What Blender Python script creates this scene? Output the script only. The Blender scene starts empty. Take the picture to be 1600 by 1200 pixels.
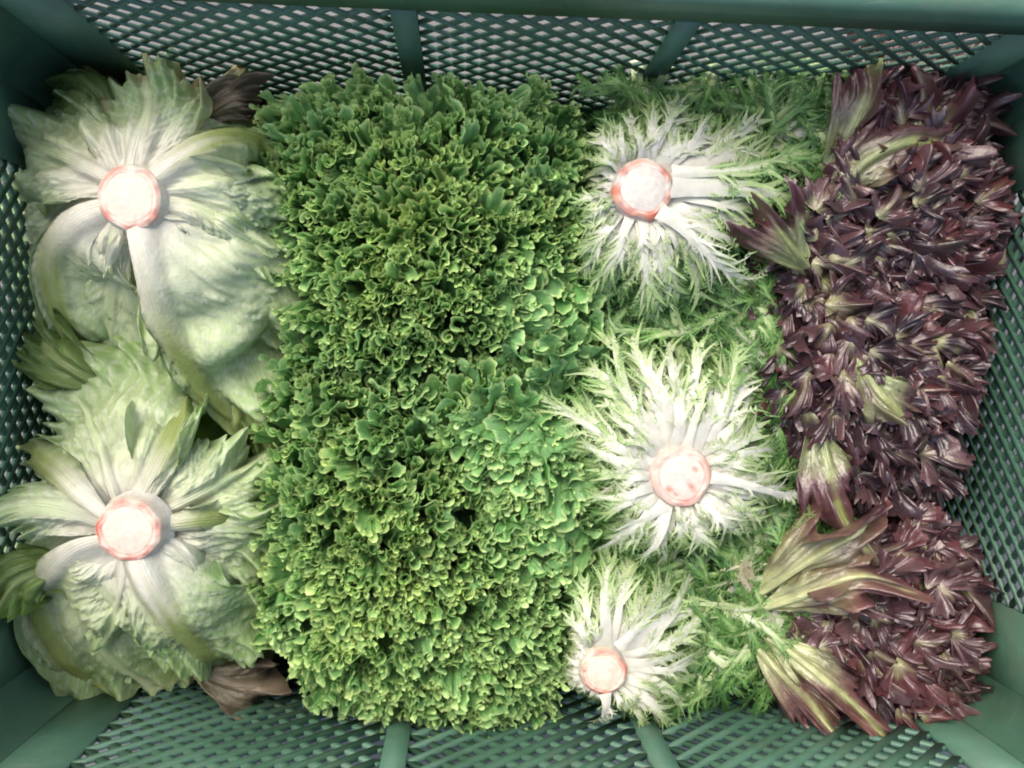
import bpy, math, random
import numpy as np
from mathutils import Matrix, Vector

# ------------------------------------------------------------------ camera, world, sun, exposure
S = bpy.context.scene
C = S.collection
CAM = np.array([0.0, 0.0, 0.626])
FPX = 1400.0                                        # focal length in pixels of the 1600 px wide photograph
cam_d = bpy.data.cameras.new('camera'); cam = bpy.data.objects.new('camera', cam_d); C.objects.link(cam)
cam_d.sensor_width = 36.0; cam_d.lens = FPX / 1600 * 36
cam_d.clip_start = 0.01; cam_d.clip_end = 100
down_cam = Vector((-76 / FPX, 30 / FPX, -1)).normalized()        # where straight down lies in the picture
ROLL = math.radians(-1.1)
zc = -down_cam                                                  # world up, in camera space
xh = Vector((math.cos(ROLL), math.sin(ROLL), 0)); xw = (xh - zc * xh.dot(zc)).normalized()
yw = zc.cross(xw)
R = Matrix((xw, yw, zc))                                        # camera -> world rotation
cam.matrix_world = Matrix.Translation(Vector(CAM)) @ R.to_4x4()
S.camera = cam
RN = np.array(R)

def P(u, v, z):
    """the point at height z that the photograph shows at (u, v)"""
    d = RN @ np.array([(u - 800) / FPX, -(v - 600) / FPX, -1.0])
    t = (z - CAM[2]) / d[2]
    return CAM + d * t

w = bpy.data.worlds.new('World'); S.world = w; w.use_nodes = True
nt = w.node_tree; bg = nt.nodes['Background']
sky = nt.nodes.new('ShaderNodeTexSky'); sky.sky_type = 'NISHITA'; sky.sun_disc = False
EL, AZ = math.radians(56), math.radians(-32)                     # high sun, from the top left of the picture
sky.sun_elevation = EL; sky.sun_rotation = AZ
sky.air_density = 1.0; sky.dust_density = 6.0; sky.ozone_density = 1.0
nt.links.new(sky.outputs[0], bg.inputs[0]); bg.inputs[1].default_value = 0.15
sun_d = bpy.data.lights.new('sun', 'SUN'); sun = bpy.data.objects.new('sun', sun_d); C.objects.link(sun)
sun_d.energy = 0.7; sun_d.angle = math.radians(48); sun_d.color = (1.0, 0.955, 0.89)
sv = Vector((math.sin(AZ) * math.cos(EL), math.cos(AZ) * math.cos(EL), math.sin(EL)))
sun.rotation_euler = sv.to_track_quat('Z', 'Y').to_euler()
S.view_settings.view_transform = 'Standard'; S.view_settings.look = 'None'
S.view_settings.exposure = 1.2; S.view_settings.gamma = 1.0; S.view_settings.use_curve_mapping = False
S.cycles.max_bounces = 8; S.cycles.diffuse_bounces = 6; S.cycles.transmission_bounces = 4
S.cycles.pixel_filter_type = 'BLACKMAN_HARRIS'; S.cycles.filter_width = 1.9
try:
    S.cycles.use_denoising = True
except Exception:
    pass

rng = np.random.default_rng(7)
rnd = random.Random(7)

# ------------------------------------------------------------------ helpers
def sm(a, b, x):
    t = np.clip((x - a) / (b - a), 0, 1); return t * t * (3 - 2 * t)
def mix(a, b, t):
    t = np.asarray(t)[..., None]; return np.asarray(a) * (1 - t) + np.asarray(b) * t
def s2l(r, g, b):
    return np.array([(c / 255 / 12.92) if c <= 10 else ((c / 255 + .055) / 1.055) ** 2.4 for c in (r, g, b)])

class Wob:
    """smooth random function of one or two variables (sum of sines)"""
    def __init__(self, freq, n=5, dim=1):
        self.k = rng.normal(0, 1, (n, dim)); self.k /= np.linalg.norm(self.k, axis=1, keepdims=True) + 1e-9
        self.k *= freq * rng.uniform(.5, 1.6, (n, 1)); self.p = rng.uniform(0, 6.28, n); self.n = n
    def __call__(self, *xs):
        out = 0
        for i in range(self.n):
            ph = self.p[i]
            for j, x in enumerate(xs): ph = ph + self.k[i, j] * x
            out = out + np.sin(ph)
        return out / math.sqrt(self.n)

def build(name, V, F, mat, parent=None, col=None, loc=None, smooth=True):
    """one mesh object from arrays; F is an (n,4) or (n,3) array or a list of such arrays"""
    V = np.asarray(V, dtype=np.float64).reshape(-1, 3)
    if loc is not None: V = V - np.asarray(loc)
    Fs = F if isinstance(F, list) else [F]
    Fs = [np.asarray(f, dtype=np.int32) for f in Fs if len(f)]
    me = bpy.data.meshes.new(name)
    me.vertices.add(len(V)); me.vertices.foreach_set('co', V.astype(np.float32).ravel())
    tot = np.concatenate([np.full(len(f), f.shape[1], np.int32) for f in Fs])
    idx = np.concatenate([f.ravel() for f in Fs])
    me.loops.add(len(idx)); me.loops.foreach_set('vertex_index', idx)
    me.polygons.add(len(tot))
    st = np.concatenate([[0], np.cumsum(tot)[:-1]]).astype(np.int32)
    me.polygons.foreach_set('loop_start', st); me.polygons.foreach_set('loop_total', tot)
    if smooth: me.polygons.foreach_set('use_smooth', np.ones(len(tot), bool))
    me.update(calc_edges=True)
    if col is not None:
        a = me.color_attributes.new('col', 'FLOAT_COLOR', 'POINT')
        c = np.ones((len(V), 4), np.float32); c[:, :3] = np.clip(np.asarray(col).reshape(-1, 3), 0, 1)
        a.data.foreach_set('color', c.ravel())
    me.materials.append(mat)
    o = bpy.data.objects.new(name, me); C.objects.link(o)
    if parent is not None: o.parent = parent
    if loc is not None and parent is None: o.location = loc
    return o

def grid_faces(nu, nv, off=0):
    i = np.arange(nu - 1)[:, None] * nv + np.arange(nv - 1)[None, :] + off
    return np.stack([i, i + nv, i + nv + 1, i + 1], -1).reshape(-1, 4)

def empty(name, loc, label, cat, group=None):
    o = bpy.data.objects.new(name, None); C.objects.link(o); o.location = loc; o.empty_display_size = .02
    o['label'] = label; o['category'] = cat
    if group: o['group'] = group
    return o

def part(name, V, F, mat, root, col=None, smooth=True, sub=None):
    """a part of root (an Empty); V in world coordinates.  sub: the part it hangs under"""
    L = np.array(root.location)
    return build(name, np.asarray(V).reshape(-1, 3) - L, F, mat, sub or root, col, None, smooth)

def box(x0, x1, y0, y1, z0, z1):
    V = np.array([[x, y, z] for x in (x0, x1) for y in (y0, y1) for z in (z0, z1)], float)
    F = np.array([[0, 1, 3, 2], [4, 6, 7, 5], [0, 4, 5, 1], [2, 3, 7, 6], [0, 2, 6, 4], [1, 5, 7, 3]])
    return V, F
def joinm(L):
    Vs, Fs, o = [], [], 0
    for V, F in L: Vs.append(V); Fs.append(np.asarray(F) + o); o += len(V)
    return np.concatenate(Vs), np.concatenate(Fs)

# ------------------------------------------------------------------ materials
def new_mat(name):
    m = bpy.data.materials.new(name); m.use_nodes = True
    n = m.node_tree.nodes; n.clear(); out = n.new('ShaderNodeOutputMaterial')
    return m, n, m.node_tree.links, out

def leaf_mat(name, rough=.45, trans=.3, bump=.25, scale=420, spec=.45, tint=(1, 1, 1), var=.22, wet=0.0):
    m, n, l, out = new_mat(name)
    at = n.new('ShaderNodeAttribute'); at.attribute_name = 'col'
    tc = n.new('ShaderNodeTexCoord')
    ns = n.new('ShaderNodeTexNoise'); ns.inputs['Scale'].default_value = scale * .22; ns.inputs['Detail'].default_value = 5
    l.new(tc.outputs['Object'], ns.inputs['Vector'])
    mr = n.new('ShaderNodeMapRange'); mr.inputs[1].default_value = .3; mr.inputs[2].default_value = .7
    mr.inputs[3].default_value = 1 - var; mr.inputs[4].default_value = 1 + var
    l.new(ns.outputs['Fac'], mr.inputs[0])
    mu = n.new('ShaderNodeVectorMath'); mu.operation = 'SCALE'
    l.new(at.outputs['Color'], mu.inputs[0]); l.new(mr.outputs[0], mu.inputs['Scale'])
    pb = n.new('ShaderNodeBsdfPrincipled'); pb.inputs['Roughness'].default_value = rough
    pb.inputs['Specular IOR Level'].default_value = spec
    if wet: pb.inputs['Coat Weight'].default_value = wet; pb.inputs['Coat Roughness'].default_value = .22
    l.new(mu.outputs[0], pb.inputs['Base Color'])
    tr = n.new('ShaderNodeBsdfTranslucent')
    hs = n.new('ShaderNodeHueSaturation'); hs.inputs['Saturation'].default_value = 1.0; hs.inputs['Value'].default_value = 1.1
    l.new(mu.outputs[0], hs.inputs['Color']); l.new(hs.outputs[0], tr.inputs['Color'])
    n2 = n.new('ShaderNodeTexNoise'); n2.inputs['Scale'].default_value = scale; n2.inputs['Detail'].default_value = 4
    l.new(tc.outputs['Object'], n2.inputs['Vector'])
    bp = n.new('ShaderNodeBump'); bp.inputs['Strength'].default_value = bump; bp.inputs['Distance'].default_value = .0012
    l.new(n2.outputs['Fac'], bp.inputs['Height']); l.new(bp.outputs[0], pb.inputs['Normal'])
    mx = n.new('ShaderNodeMixShader'); mx.inputs[0].default_value = trans
    l.new(pb.outputs[0], mx.inputs[1]); l.new(tr.outputs[0], mx.inputs[2]); l.new(mx.outputs[0], out.inputs[0])
    return m

def plain_mat(name, color, rough=.5, var=.12, scale=60, bump=.1, dist=.001, spec=.5, c2=None):
    m, n, l, out = new_mat(name)
    tc = n.new('ShaderNodeTexCoord'); ns = n.new('ShaderNodeTexNoise')
    ns.inputs['Scale'].default_value = scale; ns.inputs['Detail'].default_value = 8; ns.inputs['Roughness'].default_value = .65
    l.new(tc.outputs['Object'], ns.inputs['Vector'])
    cr = n.new('ShaderNodeValToRGB'); e = cr.color_ramp.elements
    c = np.array(color); c2 = np.array(c2) if c2 is not None else c * (1 + var)
    e[0].position = .3; e[0].color = (*(c * (1 - var)), 1); e[1].position = .72; e[1].color = (*c2, 1)
    l.new(ns.outputs['Fac'], cr.inputs[0])
    pb = n.new('ShaderNodeBsdfPrincipled'); l.new(cr.outputs[0], pb.inputs['Base Color'])
    pb.inputs['Specular IOR Level'].default_value = spec
    mr = n.new('ShaderNodeMapRange'); mr.inputs[3].default_value = rough - .08; mr.inputs[4].default_value = rough + .1
    l.new(ns.outputs['Fac'], mr.inputs[0]); l.new(mr.outputs[0], pb.inputs['Roughness'])
    n2 = n.new('ShaderNodeTexNoise'); n2.inputs['Scale'].default_value = scale * 6; n2.inputs['Detail'].default_value = 6
    l.new(tc.outputs['Object'], n2.inputs['Vector'])
    bp = n.new('ShaderNodeBump'); bp.inputs['Strength'].default_value = bump; bp.inputs['Distance'].default_value = dist
    l.new(n2.outputs['Fac'], bp.inputs['Height']); l.new(bp.outputs[0], pb.inputs['Normal'])
    l.new(pb.outputs[0], out.inputs[0])
    return m

M_curly = leaf_mat('curly_leaf', .38, .38, .35, 700, .5, var=.25)
M_pale = leaf_mat('pale_leaf', .42, .30, .45, 500, .4, var=.10)
M_frisee = leaf_mat('frisee_leaf', .40, .28, .15, 600, .45, var=.12)
M_red = leaf_mat('red_leaf', .30, .12, .45, 520, .6, var=.25, wet=.25)
M_stem = leaf_mat('cut_stem', .42, .12, .35, 1400, .35, var=.12)
M_heart = leaf_mat('heart', .6, .05, .6, 300, .3, var=.35)
M_plastic = plain_mat('green_plastic', (.038, .094, .058), .45, .25, 14, .35, .0006, c2=(.062, .146, .098))
def scuffs(m):
    n, l = m.node_tree.nodes, m.node_tree.links
    pb = [x for x in n if x.type == 'BSDF_PRINCIPLED'][0]; src = pb.inputs['Base Color'].links[0].from_socket
    tc = [x for x in n if x.type == 'TEX_COORD'][0]
    mp = n.new('ShaderNodeMapping'); mp.inputs['Scale'].default_value = (60, 60, 900); mp.inputs['Rotation'].default_value = (.4, .7, .3)
    a = n.new('ShaderNodeTexNoise'); a.inputs['Scale'].default_value = 1.0; a.inputs['Detail'].default_value = 3
    l.new(tc.outputs['Object'], mp.inputs[0]); l.new(mp.outputs[0], a.inputs['Vector'])
    r1 = n.new('ShaderNodeMapRange'); r1.inputs[1].default_value = .62; r1.inputs[2].default_value = .74; r1.inputs[4].default_value = .35
    l.new(a.outputs['Fac'], r1.inputs[0])
    m1 = n.new('ShaderNodeMix'); m1.data_type = 'RGBA'; l.new(r1.outputs[0], m1.inputs[0]); l.new(src, m1.inputs[6]); m1.inputs[7].default_value = (.16, .21, .17, 1)
    b = n.new('ShaderNodeTexNoise'); b.inputs['Scale'].default_value = 26; b.inputs['Detail'].default_value = 9; b.inputs['Roughness'].default_value = .7
    l.new(tc.outputs['Object'], b.inputs['Vector'])
    r2 = n.new('ShaderNodeMapRange'); r2.inputs[1].default_value = .52; r2.inputs[2].default_value = .72; r2.inputs[4].default_value = .35
    l.new(b.outputs['Fac'], r2.inputs[0])
    m2 = n.new('ShaderNodeMix'); m2.data_type = 'RGBA'; l.new(r2.outputs[0], m2.inputs[0]); l.new(m1.outputs[2], m2.inputs[6]); m2.inputs[7].default_value = (.10, .088, .06, 1)
    l.new(m2.outputs[2], pb.inputs['Base Color'])
scuffs(M_plastic)
M_ground = plain_mat('pale_paving', (.105, .11, .112), .8, .25, 9, .4, .002, c2=(.20, .20, .205))

# ------------------------------------------------------------------ ground
gv = np.array([[-6, -6, 0], [6, -6, 0], [6, 6, 0], [-6, 6, 0]], float)
g = build('ground', gv, np.array([[0, 1, 2, 3]]), M_ground, smooth=False)
g['kind'] = 'structure'; g['label'] = 'pale pinkish grey paving under the crate'

# ------------------------------------------------------------------ the crate
X0, X1, Y0, Y1, ZR, TH = -.253, .323, -.206, .172, .209, .0035
FL = .006
crate = empty('plastic_crate', (0.035, -.015, 0), 'green plastic vegetable crate with diamond mesh sides holding all the lettuces', 'crate')

def lattice(a0, a1, z0, z1, px, pz, bw):
    """bars of a diamond mesh in the (a, z) plane, as quads; returns two families of 4-corner outlines"""
    out = []
    L = math.hypot(px, pz); dx, dz = px / L, pz / L
    span = (z1 - z0) / dz * dx
    for sgn in (1, -1):
        k0 = int(math.floor((-span) / px)) - 1; k1 = int(math.ceil((a1 - a0 + span) / px)) + 1
        for k in range(k0, k1):
            # line a = s + sgn*dx/dz*(z-z0)
            s = a0 + k * px + (0 if sgn == 1 else .0)
            za, zb = z0, z1
            sl = sgn * dx / dz
            # clip in a
            def zat(a): return z0 + (a - s) / sl
            zl, zh = sorted((zat(a0), zat(a1)))
            za, zb = max(za, zl), min(zb, zh)
            if zb - za < .0015: continue
            hw = bw / 2 / dz
            out.append((sgn, [(s + sl * (za - z0) - hw, za), (s + sl * (za - z0) + hw, za),
                              (s + sl * (zb - z0) + hw, zb), (s + sl * (zb - z0) - hw, zb)]))
    return out

def wall(name, axis, pos, a0, a1, panels, zb, zt, px, pz, bw, nsign, BT=TH):
    """one side of the crate. axis 'x': runs along x at y=pos. nsign: outward direction"""
    def pt(a, d, z): return (a, pos + nsign * d, z) if axis == 'x' else (pos + nsign * d, a, z)
    def slab(aa, ab, z0, z1, d0, d1):
        V = np.array([pt(a, d, z) for a in (aa, ab) for d in (d0, d1) for z in (z0, z1)], float)
        return V, np.array([[0, 1, 3, 2], [4, 6, 7, 5], [0, 4, 5, 1], [2, 3, 7, 6], [0, 2, 6, 4], [1, 5, 7, 3]])
    bits = [slab(a0, a1, FL, zb, 0, TH), slab(a0, a1, zt, ZR - .002, 0, TH)]
    edges = [a0] + [e for p in panels for e in p] + [a1]
    w_ = part(name, *joinm(bits), M_plastic, crate, smooth=False)
    for i in range(0, len(edges), 2):
        nm = 'corner_panel' if i in (0, len(edges) - 2) else 'rib'
        pr = -.0008 if nm == 'rib' else 0
        V, F = slab(edges[i], edges[i + 1], zb, zt, pr, TH - pr)
        part(nm, V, F, M_plastic, crate, smooth=False, sub=w_)
    for (p0, p1) in panels:
        bars = []
        for sgn, q in lattice(p0, p1, zb, zt, px, pz, bw):
            d0, d1 = (.0006, BT - .0004) if sgn == 1 else (.0002, BT - .0009)
            q = [(min(max(a, p0 - .001), p1 + .001), z) for a, z in q]
            V = np.array([pt(a, d, z) for d in (d0, d1) for a, z in q])
            F = np.array([[0, 1, 2, 3], [7, 6, 5, 4], [0, 4, 5, 1], [1, 5, 6, 2], [2, 6, 7, 3], [3, 7, 4, 0]])
            bars.append((V, F))
        o = part('mesh_panel', *joinm(bars), M_plastic, crate, smooth=False, sub=w_)
        o['kind'] = 'stuff'
    return w_
PX = [(-.196, -.039), (-.026, .102), (.115, .272)]
PY = [(-.137, .108)]
wall('side_wall', 'x', Y1, X0, X1, PX, .03, .184, .0160, .0150, .0034, 1, .0028)
wall('side_wall', 'x', Y0, X0, X1, PX, .03, .192, .0172, .0165, .0066, -1)
wall('end_wall', 'y', X0, Y0, Y1, PY, .03, .184, .0142, .0125, .0040, -1)
wall('end_wall', 'y', X1, Y0, Y1, PY, .03, .184, .0142, .0125, .0040, 1)
V, F = box(X0 - TH, X1 + TH, Y0 - TH, Y1 + TH, .001, FL)
part('crate_floor', V, F, M_plastic, crate, smooth=False)
# rounded inner corner posts
for cx, cy, sx, sy in ((X0, Y0, 1, 1), (X1, Y0, -1, 1), (X0, Y1, 1, -1), (X1, Y1, -1, -1)):
    r = .022; vs = []
    for k in range(9):
        a = k / 8 * math.pi / 2
        x = cx + sx * (r - r * math.cos(a)) ; y = cy + sy * (r - r * math.sin(a))
        vs.append((x + sx * .0004, y + sy * .0004))
    V = np.array([(x, y, z) for x, y in vs for z in (FL, ZR - .003)])
    part('corner_post', V, grid_faces(9, 2), M_plastic, crate)
# rim: a rolled lip swept round the crate
prof = [(-.0006, -.012), (-.0012, -.002), (.001, .0015), (.004, .003), (.020, .003), (.024, .001), (.025, -.004), (.025, -.020), (.022, -.021), (.022, -.004)]
ring = []
for (cx, cy, a0) in ((X1, Y1, 0), (X0, Y1, 90), (X0, Y0, 180), (X1, Y0, 270)):
    sx = 1 if cx == X1 else -1; sy = 1 if cy == Y1 else -1
    for k in range(7):
        a = math.radians(a0 + k * 15); ring.append((cx - sx * .02, cy - sy * .02, math.cos(a), math.sin(a)))
V = np.array([(x + c * (.02 + d), y + s * (.02 + d), ZR + h) for x, y, c, s in ring for d, h in prof])
n, k = len(ring), len(prof)
F = np.array([[i * k + j, ((i + 1) % n) * k + j, ((i + 1) % n) * k + j + 1, i * k + j + 1] for i in range(n) for j in range(k - 1)])
part('rim', V, F, M_plastic, crate)

# ------------------------------------------------------------------ leaf geometry
def catmull(pts, n=48):
    p = np.asarray(pts, float); p = np.vstack([2 * p[0] - p[1], p, 2 * p[-1] - p[-2]])
    out = []
    m = len(p) - 3
    for i in range(m):
        t = np.linspace(0, 1, n // m + 1)[:, None][(0 if i == 0 else 1):]
        a, b, c, d = p[i:i + 4]
        out.append(.5 * (2 * b + (c - a) * t + (2 * a - 5 * b + 4 * c - d) * t ** 2 + (3 * b - a - 3 * c + d) * t ** 3))
    return np.vstack(out)

def warp(spine, x, y, h, twist=0.0):
    """bend flat coordinates (x along, y across, h above) along a curve in space"""
    d = np.diff(spine, axis=0); seg = np.linalg.norm(d, axis=1); s = np.concatenate([[0], np.cumsum(seg)])
    T = np.gradient(spine, s, axis=0); T /= np.linalg.norm(T, axis=1, keepdims=True)
    xs = x.ravel()
    pos = np.stack([np.interp(xs, s, spine[:, i]) for i in range(3)], -1)
    tan = np.stack([np.interp(xs, s, T[:, i]) for i in range(3)], -1)
    tan /= np.linalg.norm(tan, axis=1, keepdims=True)
    pos += tan * np.clip(xs - s[-1], 0, None)[:, None] + T[0] * np.clip(xs, None, 0)[:, None]
    side = np.cross(tan, [0, 0, 1.0]); nl = np.linalg.norm(side, axis=1, keepdims=True)
    d2 = spine[-1] - spine[0]; fall = np.cross(d2 * [1, 1, 0], [0, 0, 1.0]); fall /= np.linalg.norm(fall) + 1e-9
    wgt = np.clip(nl * 3, 0, 1); side = side / (nl + 1e-9) * wgt + fall * (1 - wgt)
    side /= np.linalg.norm(side, axis=1, keepdims=True)
    nor = np.cross(side, tan); nor /= np.linalg.norm(nor, axis=1, keepdims=True)
    if twist:
        a = (twist * xs / s[-1])[:, None]
        side, nor = side * np.cos(a) + nor * np.sin(a), nor * np.cos(a) - side * np.sin(a)
    return pos + side * y.ravel()[:, None] + nor * h.ravel()[:, None]

def teeth(a, n, sharp=1.0):
    """irregular pointed teeth along the margin, 0..1"""
    ph = a * n + Wob(n * .35)(a) * .9
    t = np.abs(((ph / (2 * math.pi)) % 1) * 2 - 1)
    return t ** sharp

WHITE = s2l(204, 203, 190); PALE = s2l(178, 194, 148); MID = s2l(130, 162, 98); OLIVE = s2l(130, 144, 80); BROWN = s2l(128, 104, 72)

def broad_leaf(root, sp, a0=.75, a1=.75, ribw=.008, L=None, folds=1.0, green=0.0, white_d=.05, tooth=.10, brown=0.0,
               sag=1.0, cols=None, mat=None, na=150, nr=60, lobes=0, mot=None, rib_h=.0035, curl=0.0, ruff=1.0):
    """a wide lettuce leaf: fan shaped, midrib, pleats and blisters, toothed margin.  sp: list of (u, v, z)"""
    spine = catmull([P(*q) for q in sp])
    Ls = np.linalg.norm(np.diff(spine, axis=0), axis=1).sum(); L = L or Ls
    # columns crowd at the midrib so that it reads as a ridge
    q = np.linspace(-1, 1, na); q = np.sign(q) * np.abs(q) ** 1.25
    a = np.where(q < 0, q * a1, q * a0)
    r = np.linspace(0.03, 1, nr) ** .85
    A, Rr = np.meshgrid(a, r, indexing='ij')
    Q = np.meshgrid(q, r, indexing='ij')[0]
    jag = tooth * (teeth(a, 30, 1.0) * .30 + teeth(a, 75, 1.0) * .16 + .42 * Wob(6)(a))
    if lobes: jag = jag + lobes * (teeth(a, 13, 1.4) - .5)
    Ra = L * (1 - .22 * np.abs(q) ** 2.0) * (1 - .42 * sm(.70, 1.0, np.abs(q))) * (1 - .8 * tooth + jag)
    Rg = Ra[:, None] * Rr
    x = Rg * np.cos(A * .92); y = Rg * np.sin(A) * (1.0 - .18 * Rr)
    rw = ribw * (1.25 - .62 * np.clip(x / L, 0, 1))
    rib = np.exp(-(np.abs(y + .0012 * Wob(60, 3)(x)) / (rw * .5)) ** 3.0) * (1 - sm(.78, 1.0, x / L))
    pl = Wob(9, 6)(A * 1.9) * .55 + np.abs(Wob(26, 5)(A + .6 * Wob(20, 4)(Rg))) * .6
    ridg = lambda v: 1 - np.abs(v) ** .7
    fold = (Wob(13, 5, 2)(A * 1.0, Rg * 9) * .0030 + ridg(np.sin(A * 21 + Wob(40, 4, 2)(x, y) * 1.5)) * .0006) * folds
    sy_ = np.sign(y) * 1.0; xx_, yy_ = (x * .64 + np.abs(y) * .77) * .22, (-x * .77 + np.abs(y) * .64)
    blis = (np.abs(Wob(360, 7, 2)(xx_, yy_)) * .0008 + np.abs(Wob(1000, 7, 2)(xx_, yy_)) * .0007 + np.abs(Wob(520, 7, 2)(x, y)) * .0005) * folds
    vph = (x - np.abs(y) * .95) * 390 + 1.3 * Wob(45, 4, 2)(x, y) + np.where(y > 0, 1.3, 0)
    vl = (1 - np.abs(np.sin(vph))) ** 5 * sm(.1, .4, Rr) + .55 * (1 - np.abs(np.sin((x + np.abs(y) * .8) * 900 + 2.2 * Wob(110, 4, 2)(x, y)))) ** 5 * sm(.2, .5, Rr)
    blis = blis + vl * .0007 * folds
    edge = sm(.68, 1.0, Rr)
    ruffle = edge * ((Wob(11, 5)(A) * .0095 + Wob(26, 4)(A) * .004) + Wob(50, 5)(A + Rr * .2) * .0034) * ruff
    h = (fold * sm(.06, .5, Rr) * 1.0 + blis * sm(.15, .5, Rr) + pl * .0014 * Rr) * (1 - rib * .9) + ruffle
    fine = ridg(np.sin(A * 58 + Wob(60, 4, 2)(x, y) * 1.8)) * .0004 + ridg(np.sin((x - np.abs(y) * 1.1) * 900 + 2 * Wob(140, 4, 2)(x, y))) * .0007
    h += fine * folds * sm(.2, .6, Rr) * (1 - rib)
    h += rib * (rib_h * 1.0 + 0.00014 * np.sin(y * 4200 + 2 * Wob(50, 3)(x))) * (1 - .5 * x / L)
    h += -sag * (y ** 2) * 6.5 - sag * .004 * np.abs(Q) ** 2 * Rr
    h += curl * edge ** 2 * .012
    V = warp(spine, x, y, h)
    d = Rg
    c = mix(cols['far'] if cols else PALE, cols['edge'] if cols else MID, np.clip(sm(.40, 1.0, Rr) * (.75 + green) + green * .5 + .20 * Wob(70, 5, 2)(x, y), 0, 1))
    vein = np.clip(ridg(np.sin(A * 21 + Wob(40, 4, 2)(x, y) * 1.5)) * .12 + .45 * ridg(np.sin((x - np.abs(y) * 1.3) * 420 + Wob(90, 4, 2)(x, y))), 0, 1)
    c = mix(c, cols['near'] if cols else WHITE, vein * (.55 if mot is None else .15) * (1 - .5 * Rr))
    c = mix(c, cols['near'] if cols else WHITE, np.clip(vl, 0, 1) * (.6 if mot is None else .25))
    c = mix(cols['near'] if cols else WHITE, c, sm(.012, .012 + white_d, d + .006 * Wob(90, 4, 2)(x, y)))
    rc = mix(cols['near'] if cols else WHITE, cols['rib'] if cols else OLIVE, np.clip(sm(.14, .60, x / L) * (.9 + green) + .12 * Wob(700, 4)(y), 0, 1))
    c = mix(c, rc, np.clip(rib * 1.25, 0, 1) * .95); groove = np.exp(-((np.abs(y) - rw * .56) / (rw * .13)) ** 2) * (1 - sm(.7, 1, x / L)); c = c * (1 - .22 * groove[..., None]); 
    if mot is not None: c = mix(c, mot, np.clip(.9 * sm(.1, .9, Wob(130, 6, 2)(x, y) + .5 * Rr) * sm(.2, .7, Rr), 0, 1))
    if brown: c = mix(c, BROWN, np.clip(brown * sm(.82, 1.02, Rr + .10 * Wob(12, 4)(A)), 0, 1))
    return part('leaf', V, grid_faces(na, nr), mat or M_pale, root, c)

# ------------------------------------------------------------------ cut stems
def cut_stem(root, u, v, z, rpx, ring=(184, 98, 84), face=(214, 198, 182), wide=.30, spots=0, orange=0.0, dome=.002, oval=1.0, ringk=1.0):
    c = P(u, v, z); R0 = rpx / FPX * (CAM[2] - z)
    na, nr = 96, 40
    a = np.linspace(0, 2 * math.pi, na, endpoint=False); rr = np.concatenate([np.linspace(0, 1, nr), [1.02, 1.05, 1.09, 1.14, 1.2]])
    A, Q = np.meshgrid(a, rr, indexing='ij')
    ux, uy = np.cos(A), np.sin(A)
    rag = 1 + .035 * Wob(3, 4, 2)(ux, uy) * 1 + .022 * Wob(9, 4, 2)(ux, uy)
    Rd = R0 * Q * (1 + (rag - 1) * np.clip(Q, 0, 1.1))
    x, y = Rd * ux, Rd * uy * oval
    zz = dome * (1 - Q ** 2) + .00010 * Wob(260, 5, 2)(x, y)
    lip = np.exp(-((Q - .90) / .07) ** 2)
    zz = zz + lip * (.0005 + .0005 * Wob(12, 5, 2)(ux, uy)) - sm(.99, 1.25, Q) * .014
    V = np.stack([c[0] + x, c[1] + y, c[2] + zz], -1)
    f = s2l(*face); g_ = s2l(*ring)
    nz = .5 * Wob(350, 9, 2)(x, y); n2 = Wob(6, 5, 2)(ux, uy)
    rw = np.exp(-(np.clip(np.abs(Q - .93 - .025 * n2) - .012, 0, 9) / (wide * .34 * (1 + .45 * n2))) ** 2)
    thin = np.exp(-((Q - .78 - .03 * n2) / .028) ** 2)
    col = mix(f * (1 + .06 * nz[..., None]), g_, np.clip((rw * (.55 + .16 * nz + .30 * n2)) * ringk + thin * (.42 + .25 * n2), 0, 1))
    col = mix(col, s2l(194, 190, 182), np.exp(-(Q / .35) ** 2) * .35)
    col = mix(col, s2l(206, 152, 110), orange * rw * np.clip(.5 + .6 * Wob(4, 3, 2)(ux, uy), 0, 1))
    col = mix(col, s2l(200, 198, 190), sm(1.06, 1.16, Q))
    for k in range(spots):
        sx, sy, sr = [(.35, -.35, .17), (.5, .25, .09), (-.45, -.45, .12), (-.2, -.62, .08), (.05, -.4, .07)][k]
        sp = np.exp(-(((Q * ux - sx) ** 2 + 1.7 * (Q * uy - sy) ** 2 + (Q * ux - sx) * (Q * uy - sy)) / (sr * (1 + .35 * Wob(700, 5, 2)(x, y))) ** 2) ** .9)
        col = mix(col, s2l(176, 108, 86), np.clip(sp * .75, 0, 1)); zz = zz - sp * .0006; V[..., 2] -= sp * .0006
    F = grid_faces(na, len(rr)); last = (na - 1) * len(rr)
    wr = np.stack([last + np.arange(len(rr) - 1), np.arange(len(rr) - 1), np.arange(1, len(rr)), last + np.arange(1, len(rr))], -1)
    return part('cut_stem', V, np.vstack([F, wr]), M_stem, root, col)

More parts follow.
